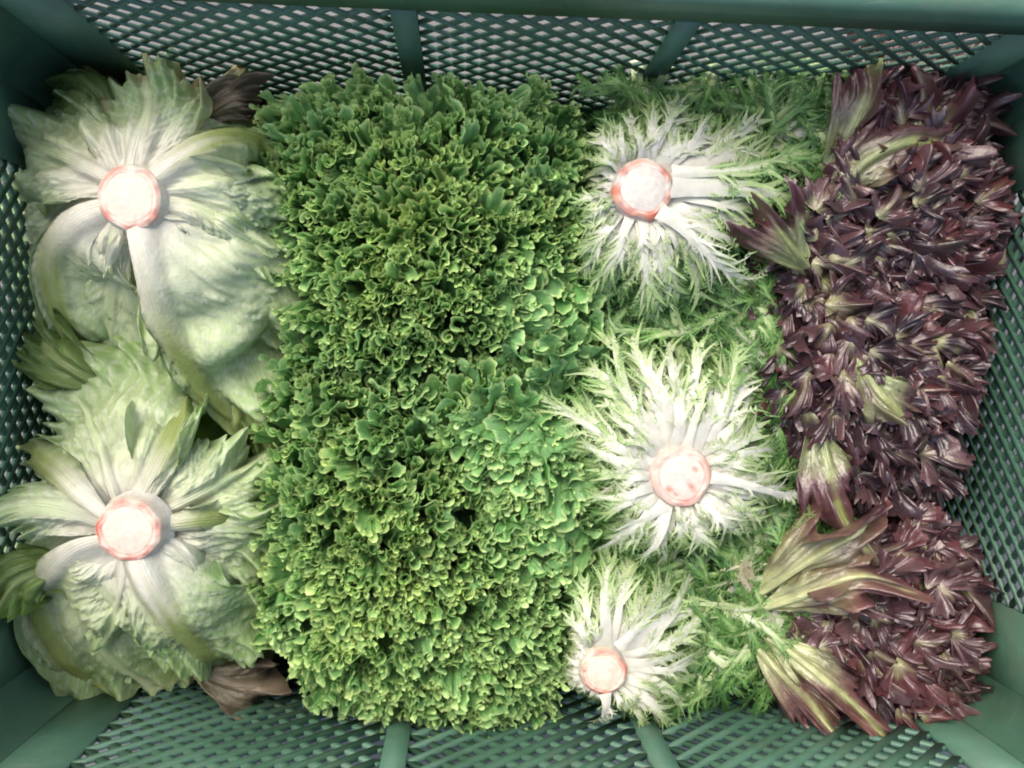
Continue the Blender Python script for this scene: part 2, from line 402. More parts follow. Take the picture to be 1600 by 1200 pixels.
def heart(root, cu, cv, z, rx, ry, depth, color, name='heart', rot=0.0, flat=.25):
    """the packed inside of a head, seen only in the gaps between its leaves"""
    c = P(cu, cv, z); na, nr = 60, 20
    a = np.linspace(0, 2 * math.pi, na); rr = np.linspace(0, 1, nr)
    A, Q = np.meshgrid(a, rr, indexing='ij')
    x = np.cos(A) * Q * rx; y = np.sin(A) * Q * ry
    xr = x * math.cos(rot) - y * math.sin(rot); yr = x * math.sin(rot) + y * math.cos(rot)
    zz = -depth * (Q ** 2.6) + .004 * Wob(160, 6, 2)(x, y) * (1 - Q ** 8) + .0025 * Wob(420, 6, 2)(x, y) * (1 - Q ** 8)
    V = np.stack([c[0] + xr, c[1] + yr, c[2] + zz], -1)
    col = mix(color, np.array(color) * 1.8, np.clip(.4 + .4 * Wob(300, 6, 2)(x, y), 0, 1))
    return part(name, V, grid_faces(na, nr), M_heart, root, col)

# ------------------------------------------------------------------ two pale broad-leaved heads
PG = 'pale broad leaved lettuce heads lying cut side up'
c = P(202, 310, 0)
WIDE = 1.5
h1 = empty('lettuce_head', (c[0], c[1], .02), 'pale green broad leaved lettuce, cut side up, whose long white rib runs down right, in the corner of the crate below its darkest wall', 'lettuce', PG)
h1['label'] = 'pale broad leaved lettuce, pink ringed cut stem up, upper one of the two'
h2c = P(200, 828, 0)
h2 = empty('lettuce_head', (h2c[0], h2c[1], .02), 'pale broad leaved lettuce, pink ringed cut stem up, lower one of the two', 'lettuce', PG)
heart(h1, 250, 400, .105, .072, .098, .07, s2l(96, 120, 62))
heart(h2, 205, 850, .100, .075, .078, .07, s2l(96, 120, 62))
def B(r, sp, **k):
    if 'cols' not in k:
        for e in ('a0', 'a1'):
            if k[e] > .3: k[e] = min(1.35, k[e] * WIDE * rnd.uniform(.9, 1.15))
        k['ribw'] = k.get('ribw', .008) * 1.2; k['tooth'] = k.get('tooth', .10) * 1.15
        k.setdefault('lobes', .04)
        if k['ribw'] < .0105: k['cols'] = dict(near=WHITE, far=PALE, edge=MID, rib=PALE)
    return broad_leaf(r, sp, **k)
# upper head, lowest leaves first
B(h1, [(202, 310, .105), (150, 230, .10), (110, 150, .07), (100, 110, .05)], a0=.7, a1=.6, green=.7, brown=.4, white_d=.03)
B(h1, [(202, 310, .120), (120, 330, .112), (60, 400, .085), (50, 480, .06)], a0=.6, a1=.7, green=.3)
B(h1, [(202, 310, .118), (180, 420, .115), (170, 540, .090), (180, 640, .06)], a0=.7, a1=.7, green=.6, ribw=.006)
B(h1, [(202, 310, .120), (260, 220, .118), (330, 160, .09), (380, 130, .07)], a0=.6, a1=.5, green=.35, brown=.8)
B(h1, [(202, 310, .125), (300, 400, .125), (380, 480, .11), (430, 560, .085)], a0=.8, a1=.8, green=.0, ribw=.007, folds=1.4)
B(h1, [(202, 310, .134), (150, 270, .134), (80, 235, .118), (20, 215, .09)], a0=.62, a1=.55, green=.15, tooth=.12, folds=1.3, ribw=.006)
B(h1, [(202, 310, .136), (215, 240, .137), (230, 170, .128), (228, 100, .105)], a0=.50, a1=.62, green=.12, tooth=.14, brown=.45, ribw=.006)
B(h1, [(202, 310, .134), (300, 330, .137), (370, 370, .128), (440, 420, .10)], a0=.8, a1=.7, green=.0, folds=1.6, ribw=.007)
B(h1, [(202, 310, .140), (120, 340, .141), (82, 410, .122), (110, 520, .10), (150, 570, .08)], a0=.22, a1=1.0, ribw=.012, green=.1, rib_h=.006)
B(h1, [(202, 310, .141), (270, 250, .146), (340, 218, .137), (405, 232, .11), (420, 290, .09)], a0=1.1, a1=.15, ribw=.011, green=.2, rib_h=.006, folds=1.2)
B(h1, [(202, 310, .138), (300, 320, .141), (360, 350, .133), (420, 390, .11)], a0=.35, a1=.55, ribw=.008, folds=1.5, white_d=.06)
B(h1, [(202, 310, .142), (225, 410, .147), (262, 520, .132), (320, 610, .105), (400, 690, .08)], a0=.16, a1=.85, ribw=.013, green=.1, rib_h=.007, folds=1.5, white_d=.07)
B(h1, [(202, 310, .140), (180, 370, .143), (178, 400, .138), (190, 440, .125)], a0=.4, a1=.4, ribw=.004, green=-.2, tooth=.35, na=60, nr=22)
cut_stem(h1, 202, 309, .1520, 47, face=(192, 187, 172), wide=.20)
# lower head
B(h2, [(200, 828, .105), (110, 900, .10), (40, 930, .08), (0, 960, .06)], a0=.5, a1=.5, green=1.0)
B(h2, [(200, 828, .108), (280, 930, .10), (360, 1020, .075), (420, 1060, .05)], a0=.6, a1=.6, green=.1, brown=.6)
B(h2, [(200, 828, .128), (120, 800, .140), (50, 790, .143), (-15, 800, .140)], a0=.3, a1=.35, green=.1, tooth=.12)
B(h2, [(200, 828, .120), (150, 900, .118), (170, 1010, .095), (260, 1100, .06)], a0=.7, a1=.6, green=.45, brown=.2, ribw=.008)
B(h2, [(200, 828, .128), (170, 740, .130), (140, 650, .115), (90, 590, .09)], a0=.75, a1=.85, green=.18, tooth=.08, ribw=.004, folds=1.3)
B(h2, [(200, 828, .130), (300, 780, .130), (370, 740, .115), (425, 700, .09)], a0=.5, a1=.5, green=.0, tooth=.18, ribw=.005, folds=1.3)
B(h2, [(200, 828, .132), (245, 730, .135), (275, 660, .12), (300, 600, .09)], a0=.3, a1=.35, ribw=.010, green=.15)
B(h2, [(200, 828, .130), (290, 870, .130), (350, 900, .118), (400, 940, .09)], a0=.6, a1=.6, green=.05, ribw=.005, tooth=.2, folds=1.3)
B(h2, [(200, 828, .136), (190, 900, .138), (180, 950, .128), (170, 1020, .10)], a0=.7, a1=.65, green=.1, ribw=.004, tooth=.14, folds=1.6)
B(h2, [(200, 828, .140), (110, 860, .138), (60, 930, .112), (110, 1040, .085), (220, 1100, .065)], a0=.16, a1=.85, ribw=.011, green=.25, rib_h=.006)
B(h2, [(200, 828, .141), (130, 770, .140), (80, 725, .125), (10, 690, .09)], a0=.22, a1=.22, ribw=.013, green=.12, rib_h=.006)
B(h2, [(200, 828, .138), (300, 815, .136), (360, 810, .12), (400, 815, .10)], a0=.2, a1=.3, ribw=.010, green=.25, rib_h=.005)
B(h2, [(200, 828, .142), (240, 920, .143), (290, 990, .125), (370, 1050, .085)], a0=.35, a1=.5, ribw=.012, green=.35, rib_h=.007)
B(h2, [(200, 828, .139), (270, 860, .140), (310, 900, .13), (345, 935, .11)], a0=.4, a1=.3, ribw=.004, green=-.1, tooth=.3, na=60, nr=22)
cut_stem(h2, 200, 828, .1505, 47, ring=(184, 98, 84), face=(192, 183, 168), wide=.19)

# ------------------------------------------------------------------ curly green heads
G_WALL = s2l(110, 162, 92); G_BLUE = s2l(130, 176, 118); G_EDGE = s2l(196, 222, 152); G_YEL = s2l(222, 226, 128); G_DARK = s2l(62, 100, 56)
def inside(poly, x, y):
    c_ = False; n_ = len(poly)
    for i in range(n_):
        x0, y0 = poly[i]; x1, y1 = poly[(i + 1) % n_]
        if (y0 > y) != (y1 > y) and x < (x1 - x0) * (y - y0) / (y1 - y0) + x0: c_ = not c_
    return c_

def curly_leaf(root, p, hc, zt, Lb=.045, big=0.0, yellow=0.0, flat=0.0):
    """a frilled leaf: its margin meanders over the top of the head and its sheet runs down into it"""
    step = .00056
    out = np.array(p[:2]) - np.array(hc[:2]); th = math.atan2(out[1], out[0]) + rng.normal(0, .75)
    n_ = np.array([math.cos(th), math.sin(th)]); t_ = np.array([-n_[1], n_[0]])
    lam = rng.uniform(.0048, .0078) * (1 + 1.2 * big); amp = lam * rng.uniform(.42, .58)
    ns = int(Lb * 2.6 / step); s = np.linspace(-Lb / 2, Lb / 2, ns)
    ph = 2 * math.pi * s / lam + Wob(260, 4)(s) * .9
    am = amp * (.75 + .35 * Wob(180, 4)(s))
    w1n = am * np.sin(ph); w1t = -.13 * lam * np.sin(2 * ph)
    lam2 = rng.uniform(.0024, .0034) * (1 + .5 * big); ph2 = 2 * math.pi * s * 1.45 / lam2 + Wob(500, 4)(s)
    a2 = lam2 * .36 * (1 - .3 * big) * (.7 + .5 * Wob(400, 4)(s))
    w0 = Wob(170, 4)(s) * .005 + (s ** 2) * rng.uniform(-6, 9)
    nv = 9; t = np.array([0, .035, .09, .18, .30, .45, .62, .80, 1.0])
    Sg, Tg = np.meshgrid(s, t, indexing='ij')
    f1 = (1 - Tg) ** 1.15; f2 = (1 - Tg) ** 5
    depth = rng.uniform(.022, .032) * (1 - .35 * flat)
    lean = rng.uniform(-.25, .55) + flat * 1.1
    along = Sg * (1 - .45 * Tg) + w1t[:, None] * f1 + (a2 * np.cos(ph2))[:, None] * f2 * .9
    across = w0[:, None] * (1 - .6 * Tg) + w1n[:, None] * f1 + (a2 * np.sin(ph2))[:, None] * f2 - Tg * depth * lean
    zz = zt - depth * Tg - (np.abs(Sg) / (Lb / 2)) ** 2.5 * .010 + (Wob(300, 4)(s) * .0022)[:, None] * (1 - Tg)
    zz = zz + (.0012 * np.sin(ph2 * .5 + 1))[:, None] * f2 - (np.cos(ph) * .0016)[:, None] * f1
    # the very margin bends over, so that it shows as a pale frilled line from above
    da = np.gradient(along[:, 0]); dc = np.gradient(across[:, 0]); ll = np.hypot(da, dc) + 1e-9
    saw = np.abs(((s / .00135 + .8 * Wob(300, 3)(s)) % 1) * 2 - 1)
    fl = (.55 + .7 * saw) * rng.uniform(.0007, .0014) * np.tanh(2.5 * Wob(220, 4)(s) + rng.choice([-1.5, 1.5])) * (1 + .5 * big)
    f3 = (1 - Tg) ** 7
    along = along + (-dc / ll * fl)[:, None] * f3; across = across + (da / ll * fl)[:, None] * f3
    V = np.stack([p[0] + along * t_[0] + across * n_[0], p[1] + along * t_[1] + across * n_[1], zz], -1)
    base = mix(mix(G_WALL, G_BLUE, np.full((1,), rng.uniform(0, 1)))[0], s2l(150, 176, 84), np.full((1,), yellow * .7))[0]
    ed = mix(G_EDGE, G_YEL, np.full((1,), np.clip(yellow, 0, 1)))[0] * rng.uniform(.75, 1.05)
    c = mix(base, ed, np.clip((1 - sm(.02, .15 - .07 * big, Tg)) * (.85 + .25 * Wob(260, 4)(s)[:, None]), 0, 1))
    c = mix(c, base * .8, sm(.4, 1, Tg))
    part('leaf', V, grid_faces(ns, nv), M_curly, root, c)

CURLY = [(400, 160), (470, 128), (560, 122), (740, 134), (880, 136), (935, 200), (912, 300), (922, 400), (945, 450), (955, 520), (930, 590),
         (850, 590), (830, 640), (925, 700), (935, 800), (905, 870), (908, 1000), (885, 1110), (805, 1178), (650, 1155), (480, 1120),
         (452, 1030), (380, 970), (405, 850), (405, 760), (425, 620), (440, 450), (428, 300), (395, 200)]
poly = [tuple(P(u, v, .125)[:2]) for u, v in CURLY]
CG = 'curly green lettuce heads filling the middle of the crate'
HC = [dict(c=(650, 340), z=.142, lab='frilly bright green lettuce head against the mesh wall, with yellowish frills'),
      dict(c=(590, 870), z=.140, lab='frilly yellow green lettuce head between the lower pale lettuce and the lowest white stem'),
      dict(c=(845, 690), z=.137, lab='looser dark green lettuce with larger round ruffles beside the middle white frizzy head')]
for i, H in enumerate(HC):
    H['w'] = P(*H['c'], .12); b = P(*H['c'], 0)
    H['o'] = empty('curly_lettuce_head', (b[0], b[1], .02), H['lab'], 'lettuce', CG)
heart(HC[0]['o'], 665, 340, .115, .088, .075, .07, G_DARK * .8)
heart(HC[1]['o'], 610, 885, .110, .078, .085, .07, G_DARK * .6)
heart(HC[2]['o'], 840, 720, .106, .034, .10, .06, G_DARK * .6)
xs = [q[0] for q in poly]; ys = [q[1] for q in poly]
step = .0108; seeds = []
yy = min(ys); row = 0
while yy < max(ys):
    xx = min(xs) + (row % 2) * step / 2
    while xx < max(xs):
        q = (xx + rng.normal(0, .003), yy + rng.normal(0, .003))
        if inside(poly, *q): seeds.append(q)
        xx += step
    yy += step * .9; row += 1
def edge_dist(q):
    m = 9
    for i in range(len(poly)):
        a = np.array(poly[i]); b = np.array(poly[(i + 1) % len(poly)]); d = b - a
        t = np.clip(np.dot(np.array(q) - a, d) / np.dot(d, d), 0, 1); m = min(m, np.linalg.norm(a + d * t - q))
    return m
for q in seeds:
    ds = [math.hypot(q[0] - H['w'][0], (q[1] - H['w'][1]) * .95) * (1.0 if i < 2 else 1.45) for i, H in enumerate(HC)]
    i = int(np.argmin(ds)); H = HC[i]; e = edge_dist(q)
    srt = sorted(ds); valley = math.exp(-((srt[1] - srt[0]) / .012) ** 2)
    zt = H['z'] - .030 * math.exp(-e / .014) - .006 * valley + rng.normal(0, .0028) - .5 * ds[i] ** 2
    hole = rng.random() < .07
    if hole: zt -= .016
    ctr = math.exp(-(ds[i] / .05) ** 2)
    big = 1.0 if i == 2 else (0.5 if rng.random() < .16 else 0.0)
    if i == 0 and q[0] > P(800, 450, .12)[0] and q[1] < P(800, 420, .12)[1]: big = .9
    yel = np.clip((ctr * .35 if i < 2 else .0) + rng.normal(0, .12), 0, 1)
    curly_leaf(H['o'], q, H['w'], zt, Lb=rng.uniform(.034, .052) * (1 - .25 * math.exp(-e / .01)), big=big, yellow=yel, flat=(.6 if big > .5 else 0) + .4 * math.exp(-e / .012))
print('curly leaves', len(seeds))

# ------------------------------------------------------------------ frizzy heads
F_W = s2l(198, 199, 187); F_P = s2l(158, 178, 122); F_G = s2l(104, 144, 78); F_D = s2l(62, 102, 50)
def frisee_template(seed, nb=15, wide=1.0, x0s=.2, bare=False):
    """flat lacy leaf of unit length: tapering midrib, thin curved side shoots with little teeth.  verts carry (x, y, lift, greenness)"""
    r_ = np.random.default_rng(seed); V = []; F4 = []; F3 = []
    n_ = 22
    def mid(x): return .05 * math.sin(x * 5 + seed) * x
    for i in range(n_):
        x = i / (n_ - 1); wd = (.066 * (1 - x) ** .75 + .012) * wide * (1 if x < .95 else .4)
        if x < .12: wd *= 1 + .35 * (1 - x / .12)
        for k, q in enumerate((-1, -.5, 0, .5, 1)):
            V.append((x, mid(x) + q * wd, (1 - q * q) * wd * .22, x * .55 + abs(q) * .12))
        if i:
            for k in range(4): a = (i - 1) * 5 + k; F4.append((a, a + 5, a + 6, a + 1))
    def shoot(x0, y0, ang, ln, w0, g0, lvl=0):
        m = 7 if lvl == 0 else 3; b = len(V); cx, cy = x0, y0; cur = r_.uniform(-.9, .9) * (.45 if bare else 1); lift = r_.uniform(-.02, .05)
        pts = []
        for j in range(m + 1):
            t = j / m; ww = w0 * (1 - t) ** .7 + .0012
            nx, ny = -math.sin(ang), math.cos(ang)
            hh = lift * ln * 8 * t * t
            V.append((cx + nx * ww, cy + ny * ww, hh, g0 + t * .45)); V.append((cx - nx * ww, cy - ny * ww, hh + ww * .5, g0 + t * .45))
            pts.append((cx, cy, ang, t))
            if j < m: F4.append((b + 2 * j, b + 2 * j + 1, b + 2 * j + 3, b + 2 * j + 2))
            ang += cur * .22; cx += math.cos(ang) * ln / m; cy += math.sin(ang) * ln / m
        if lvl == 0:
            for (px_, py_, pa, t) in pts[1:]:
                for sg in (-1, 1):
                    if r_.random() < .8: shoot(px_, py_, pa + sg * r_.uniform(.5, 1.1), ln * (r_.uniform(.08, .2) if bare else r_.uniform(.12, .34)), w0 * .45, g0 + t * .4 + .08, 1)
    for i in range(nb):
        x = x0s + (.98 - x0s) * (i + r_.uniform(0, .8)) / nb
        for sg in (-1, 1):
            if r_.random() < .12: continue
            ln = r_.uniform(.10, .34) * (1.1 - .45 * x) * (.6 + .6 * min(1, (x - .12) / .4))
            shoot(x, mid(x) + sg * .01, sg * (r_.uniform(.06, .36) if bare else r_.uniform(.12, .62)), ln, r_.uniform(.009, .022), x * .55 + .12)
    return np.array(V), np.array(F4)
FT = [frisee_template(s, nb=rnd.choice([8, 10, 12]), wide=rnd.uniform(.55, 1.0)) for s in range(14)]
FB = [frisee_template(50 + s, nb=rnd.choice([7, 9, 11]), wide=rnd.uniform(.42, .85), x0s=rnd.uniform(.24, .42), bare=True) for s in range(10)]

def frisee_leaf(root, c, ang, ln, z0, drop, width=1.0, green=0.0, arch=.010, curve=None, start=.010, fcol=None, bare=False):
    V, F = rnd.choice(FB if bare else FT)
    curve = (rnd.uniform(-.4, .4) if bare else rnd.uniform(-.6, .6)) if curve is None else curve
    x = V[:, 0] * ln; y = V[:, 1] * ln * width * (1 if rnd.random() < .5 else -1); h = V[:, 2] * ln * width
    fr = np.linspace(0, 1, 12)
    a = ang + curve * fr
    sx = start + np.concatenate([[0], np.cumsum(np.cos(a - ang)[:-1])]) * ln / 11; sy = np.concatenate([[0], np.cumsum(np.sin(a - ang)[:-1])]) * ln / 11
    zz = z0 + arch * np.sin(fr * math.pi * .8) - drop * fr ** 1.7 + rnd.uniform(-.002, .002)
    sp = np.stack([c[0] + sx * math.cos(ang) - sy * math.sin(ang), c[1] + sx * math.sin(ang) + sy * math.cos(ang), zz], -1)
    W_ = warp(sp, x, y, h * (.5 if bare else 1) + .0018 * Wob(90, 4, 2)(x, y) * V[:, 0], twist=rnd.uniform(-.35, .35) if bare else rnd.uniform(-.7, .7))
    g_ = np.clip(V[:, 3] * (1.0 + green) + green * .75 - .10 + .06 * Wob(200, 4, 2)(x, y) + .10 * Wob(2200, 4)(y) + rnd.uniform(-.04, .16) * (1 if width < 1.5 else 0), 0, 1)
    col = mix(F_W, F_P, sm(.12, .55, g_)); col = mix(col, F_G, sm(.48, .95, g_)); col = mix(col, F_D, sm(.9, 1.4, V[:, 3] + green * .7))
    if fcol is not None: col = mix(col, fcol, .75 * np.ones(len(g_)))
    part('leaf', W_, F, M_frisee, root, col)

def frisee_head(u, v, z, rpx, lens, label, n_top=110, n_mid=90, n_low=60, stem=None, drop=.03, heartr=.035, width=1.0, low_bias=None):
    c = P(u, v, z); b = P(u, v, 0)
    o = empty('frizzy_lettuce_head', (c[0], c[1], .02), label, 'lettuce', 'frizzy white hearted lettuce heads lying cut side up')
    sc = (CAM[2] - z + .02) / FPX
    A_ = np.radians([k for k in sorted(lens)] + [360 + sorted(lens)[0]]); Lp = np.array([lens[k] for k in sorted(lens)] + [lens[sorted(lens)[0]]])
    def ln(a): return float(np.interp(a % (2 * math.pi), A_, Lp)) * sc
    Rs = rpx * sc
    for layer, n_ in ((0, n_low), (1, n_mid), (2, n_top)):
        for k in range(n_):
            a = 2 * math.pi * (k + rnd.random()) / n_
            if layer == 0 and low_bias and rnd.random() < .45: a = math.radians(rnd.uniform(*low_bias))
            l0 = ln(a)
            f = (rnd.uniform(.95, 1.3), rnd.uniform(.75, 1.1), rnd.uniform(.5, 1.0))[layer]
            if layer == 2 and rnd.random() < .25: f = rnd.uniform(.85, 1.05)
            L = max(l0 * f - Rs * .7, .014)
            zz = z - (.026, .013, .006 + rnd.uniform(0, .005))[layer]
            dr = drop * (1.0, .95, .8)[layer] * (L / .06) * rnd.uniform(.75, 1.2)
            if l0 < 100 * sc: dr = drop * 1.5 * rnd.uniform(.8, 1.2)
            frisee_leaf(o, c, a, L, zz, dr, width * rnd.uniform(.8, 1.35) * (1.3 if layer == 2 else 1.0) * (1.0 if L > .035 else 1.35), (.40, .04, -.16)[layer] + rnd.uniform(-.06, .10), arch=(.003, .006, .011)[layer], start=Rs * .80, bare=(layer == 2 or (layer == 1 and rnd.random() < .8)))
    heart(o, u, v, z - .026, heartr, heartr, .05, s2l(120, 150, 90))
    if stem is not None: cut_stem(o, u, v, z + .0005, rpx * .93, **stem)
    return o, c
f1, f1c = frisee_head(1005, 295, .140, 49, {0: 235, 30: 250, 60: 180, 90: 130, 120: 120, 150: 100, 180: 95, 210: 110, 240: 155, 270: 175, 300: 195, 330: 195},
                      'frizzy lettuce with white ribs and orange pink ringed stem, uppermost of its column',
                      stem=dict(ring=(184, 98, 84), face=(190, 187, 178), wide=.24, orange=.35, dome=.003), low_bias=(5, 70))
f2, f2c = frisee_head(1065, 745, .140, 49, {0: 175, 30: 170, 60: 215, 90: 240, 120: 240, 150: 190, 180: 140, 210: 150, 240: 155, 270: 145, 300: 140, 330: 160},
                      'frizzy lettuce whose blotchy pale pink stem has brown spots, in the middle of its column',
                      stem=dict(ring=(190, 116, 100), face=(198, 186, 173), wide=.34, spots=4, ringk=.7), n_top=105)
f3, f3c = frisee_head(943, 1050, .134, 39, {0: 200, 30: 210, 60: 195, 90: 185, 120: 110, 150: 58, 180: 52, 210: 55, 240: 65, 270: 78, 300: 105, 330: 165},
                      'smallest frizzy lettuce with a smooth pink ringed stem, nearest the bottom mesh wall',
                      stem=dict(ring=(184, 98, 84), face=(192, 184, 166), wide=.19), n_top=78, n_mid=64, heartr=.026, low_bias=(10, 80))
# single long shoots that the photograph shows
def px_leaf(o, u0, v0, u1, v1, z0, z1, width, green, curve=0.0, fcol=None):
    a = P(u0, v0, z0); b = P(u1, v1, z1); d = b - a
    frisee_leaf(o, a, math.atan2(d[1], d[0]) - curve / 2, float(np.hypot(d[0], d[1])), z0, z0 - z1, width, green, arch=.004, curve=curve, start=0, fcol=fcol)
px_leaf(f2, 1035, 728, 815, 612, .136, .108, .55, -.1)
px_leaf(f2, 1110, 745, 1275, 775, .142, .110, .8, -.25)
px_leaf(f2, 1040, 790, 920, 860, .142, .120, 1.0, -.3)
px_leaf(f2, 1105, 690, 1160, 530, .136, .115, 1.0, .05)
px_leaf(f1, 1030, 330, 1160, 450, .144, .118, .9, -.3)
px_leaf(f1, 1050, 270, 1250, 245, .142, .128, .9, .0, .25)
px_leaf(f1, 1050, 285, 1255, 290, .140, .122, 1.2, .05, .5)
px_leaf(f3, 945, 1085, 948, 1130, .136, .118, 2.2, -.3)
px_leaf(f3, 965, 1010, 1050, 900, .138, .120, .9, -.15)
# heads buried under the others: only their green lacy leaves show
def buried_head(u, v, label, area, n_, z, hr, hz, away=.8):
    c = P(u, v, z)
    o = empty('frizzy_lettuce_head', (c[0], c[1], .02), label, 'lettuce', 'frizzy lettuce heads of which only leaf tips show')
    pw = [tuple(P(a, b, z)[:2]) for a, b in area]; xs = [q[0] for q in pw]; ys = [q[1] for q in pw]
    k = 0
    while k < n_:
        q = (rnd.uniform(min(xs), max(xs)), rnd.uniform(min(ys), max(ys)))
        if not inside(pw, *q): continue
        k += 1
        a = math.atan2(q[1] - c[1], q[0] - c[0]) + rnd.gauss(0, away); L = rnd.uniform(.028, .055)
        st = np.array([q[0] - math.cos(a) * L * .5, q[1] - math.sin(a) * L * .5, z])
        frisee_leaf(o, st, a, L, z - .006 + rnd.uniform(-.012, .006), rnd.uniform(-.004, .02), rnd.uniform(.7, 1.2), rnd.uniform(.15, .75), arch=rnd.uniform(.004, .016), start=0, curve=rnd.uniform(-1, 1))
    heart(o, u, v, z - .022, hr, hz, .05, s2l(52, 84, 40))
    return o
f4 = buried_head(1185, 960, 'frizzy green leaf tips with a torn tip painted cream as if sunlit, between lowest white and red heads',
                 [(960, 890), (1090, 860), (1200, 790), (1280, 800), (1330, 880), (1260, 1000), (1210, 1070), (1050, 1090), (1090, 960), (980, 930)], 210, .110, .055, .060)
px_leaf(f4, 1170, 940, 1155, 870, .108, .134, 1.2, -.3, .1, s2l(224, 212, 176))  # cream colour paints a patch of sunlight onto this tip
px_leaf(f4, 1175, 930, 1150, 865, .108, .136, 1.5, -.3, .5, s2l(230, 218, 186))  # same sunlit tip, its brightness put into the leaf colour
px_leaf(f4, 1190, 920, 1255, 800, .104, .130, .8, .2, .3, s2l(150, 170, 108))  # paler yellow green imitates sun falling on this leaf
px_leaf(f4, 1180, 925, 1300, 880, .104, .128, .7, .2, .1, s2l(158, 172, 116))
px_leaf(f4, 1190, 960, 1060, 935, .103, .118, .7, .0, .1, s2l(180, 200, 140))
f5 = buried_head(1190, 500, 'frizzy green leaves in the gap between the two larger white stems and the red lettuce',
                 [(950, 400), (1100, 440), (1170, 420), (1230, 470), (1230, 600), (1260, 720), (1180, 700), (1180, 560), (1060, 520), (950, 520)], 170, .106, .065, .055)
px_leaf(f5, 1205, 590, 1125, 500, .104, .126, 1.0, .05, .6)
f6 = buried_head(1200, 190, 'frizzy dark green leaves against the mesh wall beside the long red lettuce rib',
                 [(960, 150), (1060, 130), (1160, 150), (1290, 130), (1340, 160), (1310, 260), (1260, 290), (1240, 200), (1100, 160), (1000, 180)], 170, .106, .060, .040)

# ------------------------------------------------------------------ red heads
R_P = s2l(68, 46, 50); R_D = s2l(48, 37, 42); R_R = s2l(84, 47, 50); R_G = s2l(104, 112, 72); R_O = s2l(136, 134, 98)
def red_leaf(root, p, az, zt, size, tone, greenish, up=.5):
    na, nr = 72, 14
    a_m = rng.uniform(1.0, 1.9)
    q = np.linspace(-1, 1, na); a = q * a_m; r = np.linspace(.04, 1, nr)
    A, Rr = np.meshgrid(a, r, indexing='ij')
    nl = a_m * rng.uniform(2.2, 3.4)
    lob = teeth(a, nl * math.pi / a_m * .9, .8); sml = teeth(a, 40, 1.1)
    Ra = size * (.64 + .24 * lob + .17 * sml + .06 * Wob(5)(a)) * (1 - .22 * np.abs(q) ** 3)
    Rg = Ra[:, None] * Rr; x = Rg * np.cos(A); y = Rg * np.sin(A)
    e = sm(.3, 1, Rr)
    h = e * (np.sin(A * rng.uniform(4, 8) + rng.uniform(0, 6)) * size * rng.uniform(.18, .38) + Wob(9, 4)(A) * size * .09) \
        + Rr ** 2 * Wob(17, 4)(A) * size * .10 + .0011 * Wob(420, 6, 2)(x, y) - rng.uniform(-4, 14) * y ** 2
    rib = np.exp(-(y / (.0022 * (1.2 - Rr))) ** 2); h = h + rib * .0012
    k = rng.uniform(.3, 1.3); e0 = up * rng.uniform(.5, 1.3)
    fr = np.linspace(0, 1, 14); el = e0 - (e0 + k) * fr ** 1.1
    dx = np.cumsum(np.cos(el)) * size / 13; dz = np.cumsum(np.sin(el)) * size / 13
    sp = np.stack([p[0] + (dx - dx[8]) * math.cos(az), p[1] + (dx - dx[8]) * math.sin(az), zt + dz - dz.max()], -1)
    V = warp(sp, x, y, h, twist=rng.uniform(-.9, .9))
    deep = mix(R_P, [R_D, R_R, R_P, s2l(88, 66, 68)][tone], np.full((1,), .75))[0]
    g0 = np.clip(1.15 * (1 - Rr) + greenish - .30 + .15 * Wob(12, 4, 2)(x * 40, y * 40), 0, 1)
    c = mix(deep, mix(R_G, R_O, np.full((1,), rng.random()))[0], sm(.35, .95, g0))
    c = mix(c, R_O, rib * .6 * (1 - Rr))
    c = mix(c, R_R * 1.1, sm(.9, 1.0, Rr) * .35)
    part('leaf', V, grid_faces(na, nr), M_red, root, c)

REDS = [dict(poly=[(1362, 38), (1440, 45), (1560, 75), (1585, 200), (1596, 300), (1592, 400), (1500, 455), (1300, 450), (1200, 420), (1190, 330), (1270, 290), (1330, 240), (1370, 180)],
             base=(1230, 400), z=.132, lab='dark red lettuce with a long green rib reaching up to the mesh wall corner'),
        dict(poly=[(1200, 420), (1300, 430), (1500, 440), (1575, 430), (1560, 500), (1530, 600), (1520, 700), (1500, 780), (1400, 790), (1310, 800), (1275, 740), (1215, 660), (1210, 560), (1180, 480)],
             base=(1260, 420), z=.130, lab='darkest purple red lettuce of the right side, between the other two red heads'),
        dict(poly=[(1380, 830), (1470, 800), (1540, 830), (1560, 950), (1568, 1080), (1515, 1160), (1410, 1198), (1320, 1215), (1245, 1090), (1250, 990), (1290, 930), (1390, 900)],
             base=(1190, 920), z=.124, lab='reddest lettuce with pale green ribs, lowest of the red heads near the bottom wall')]
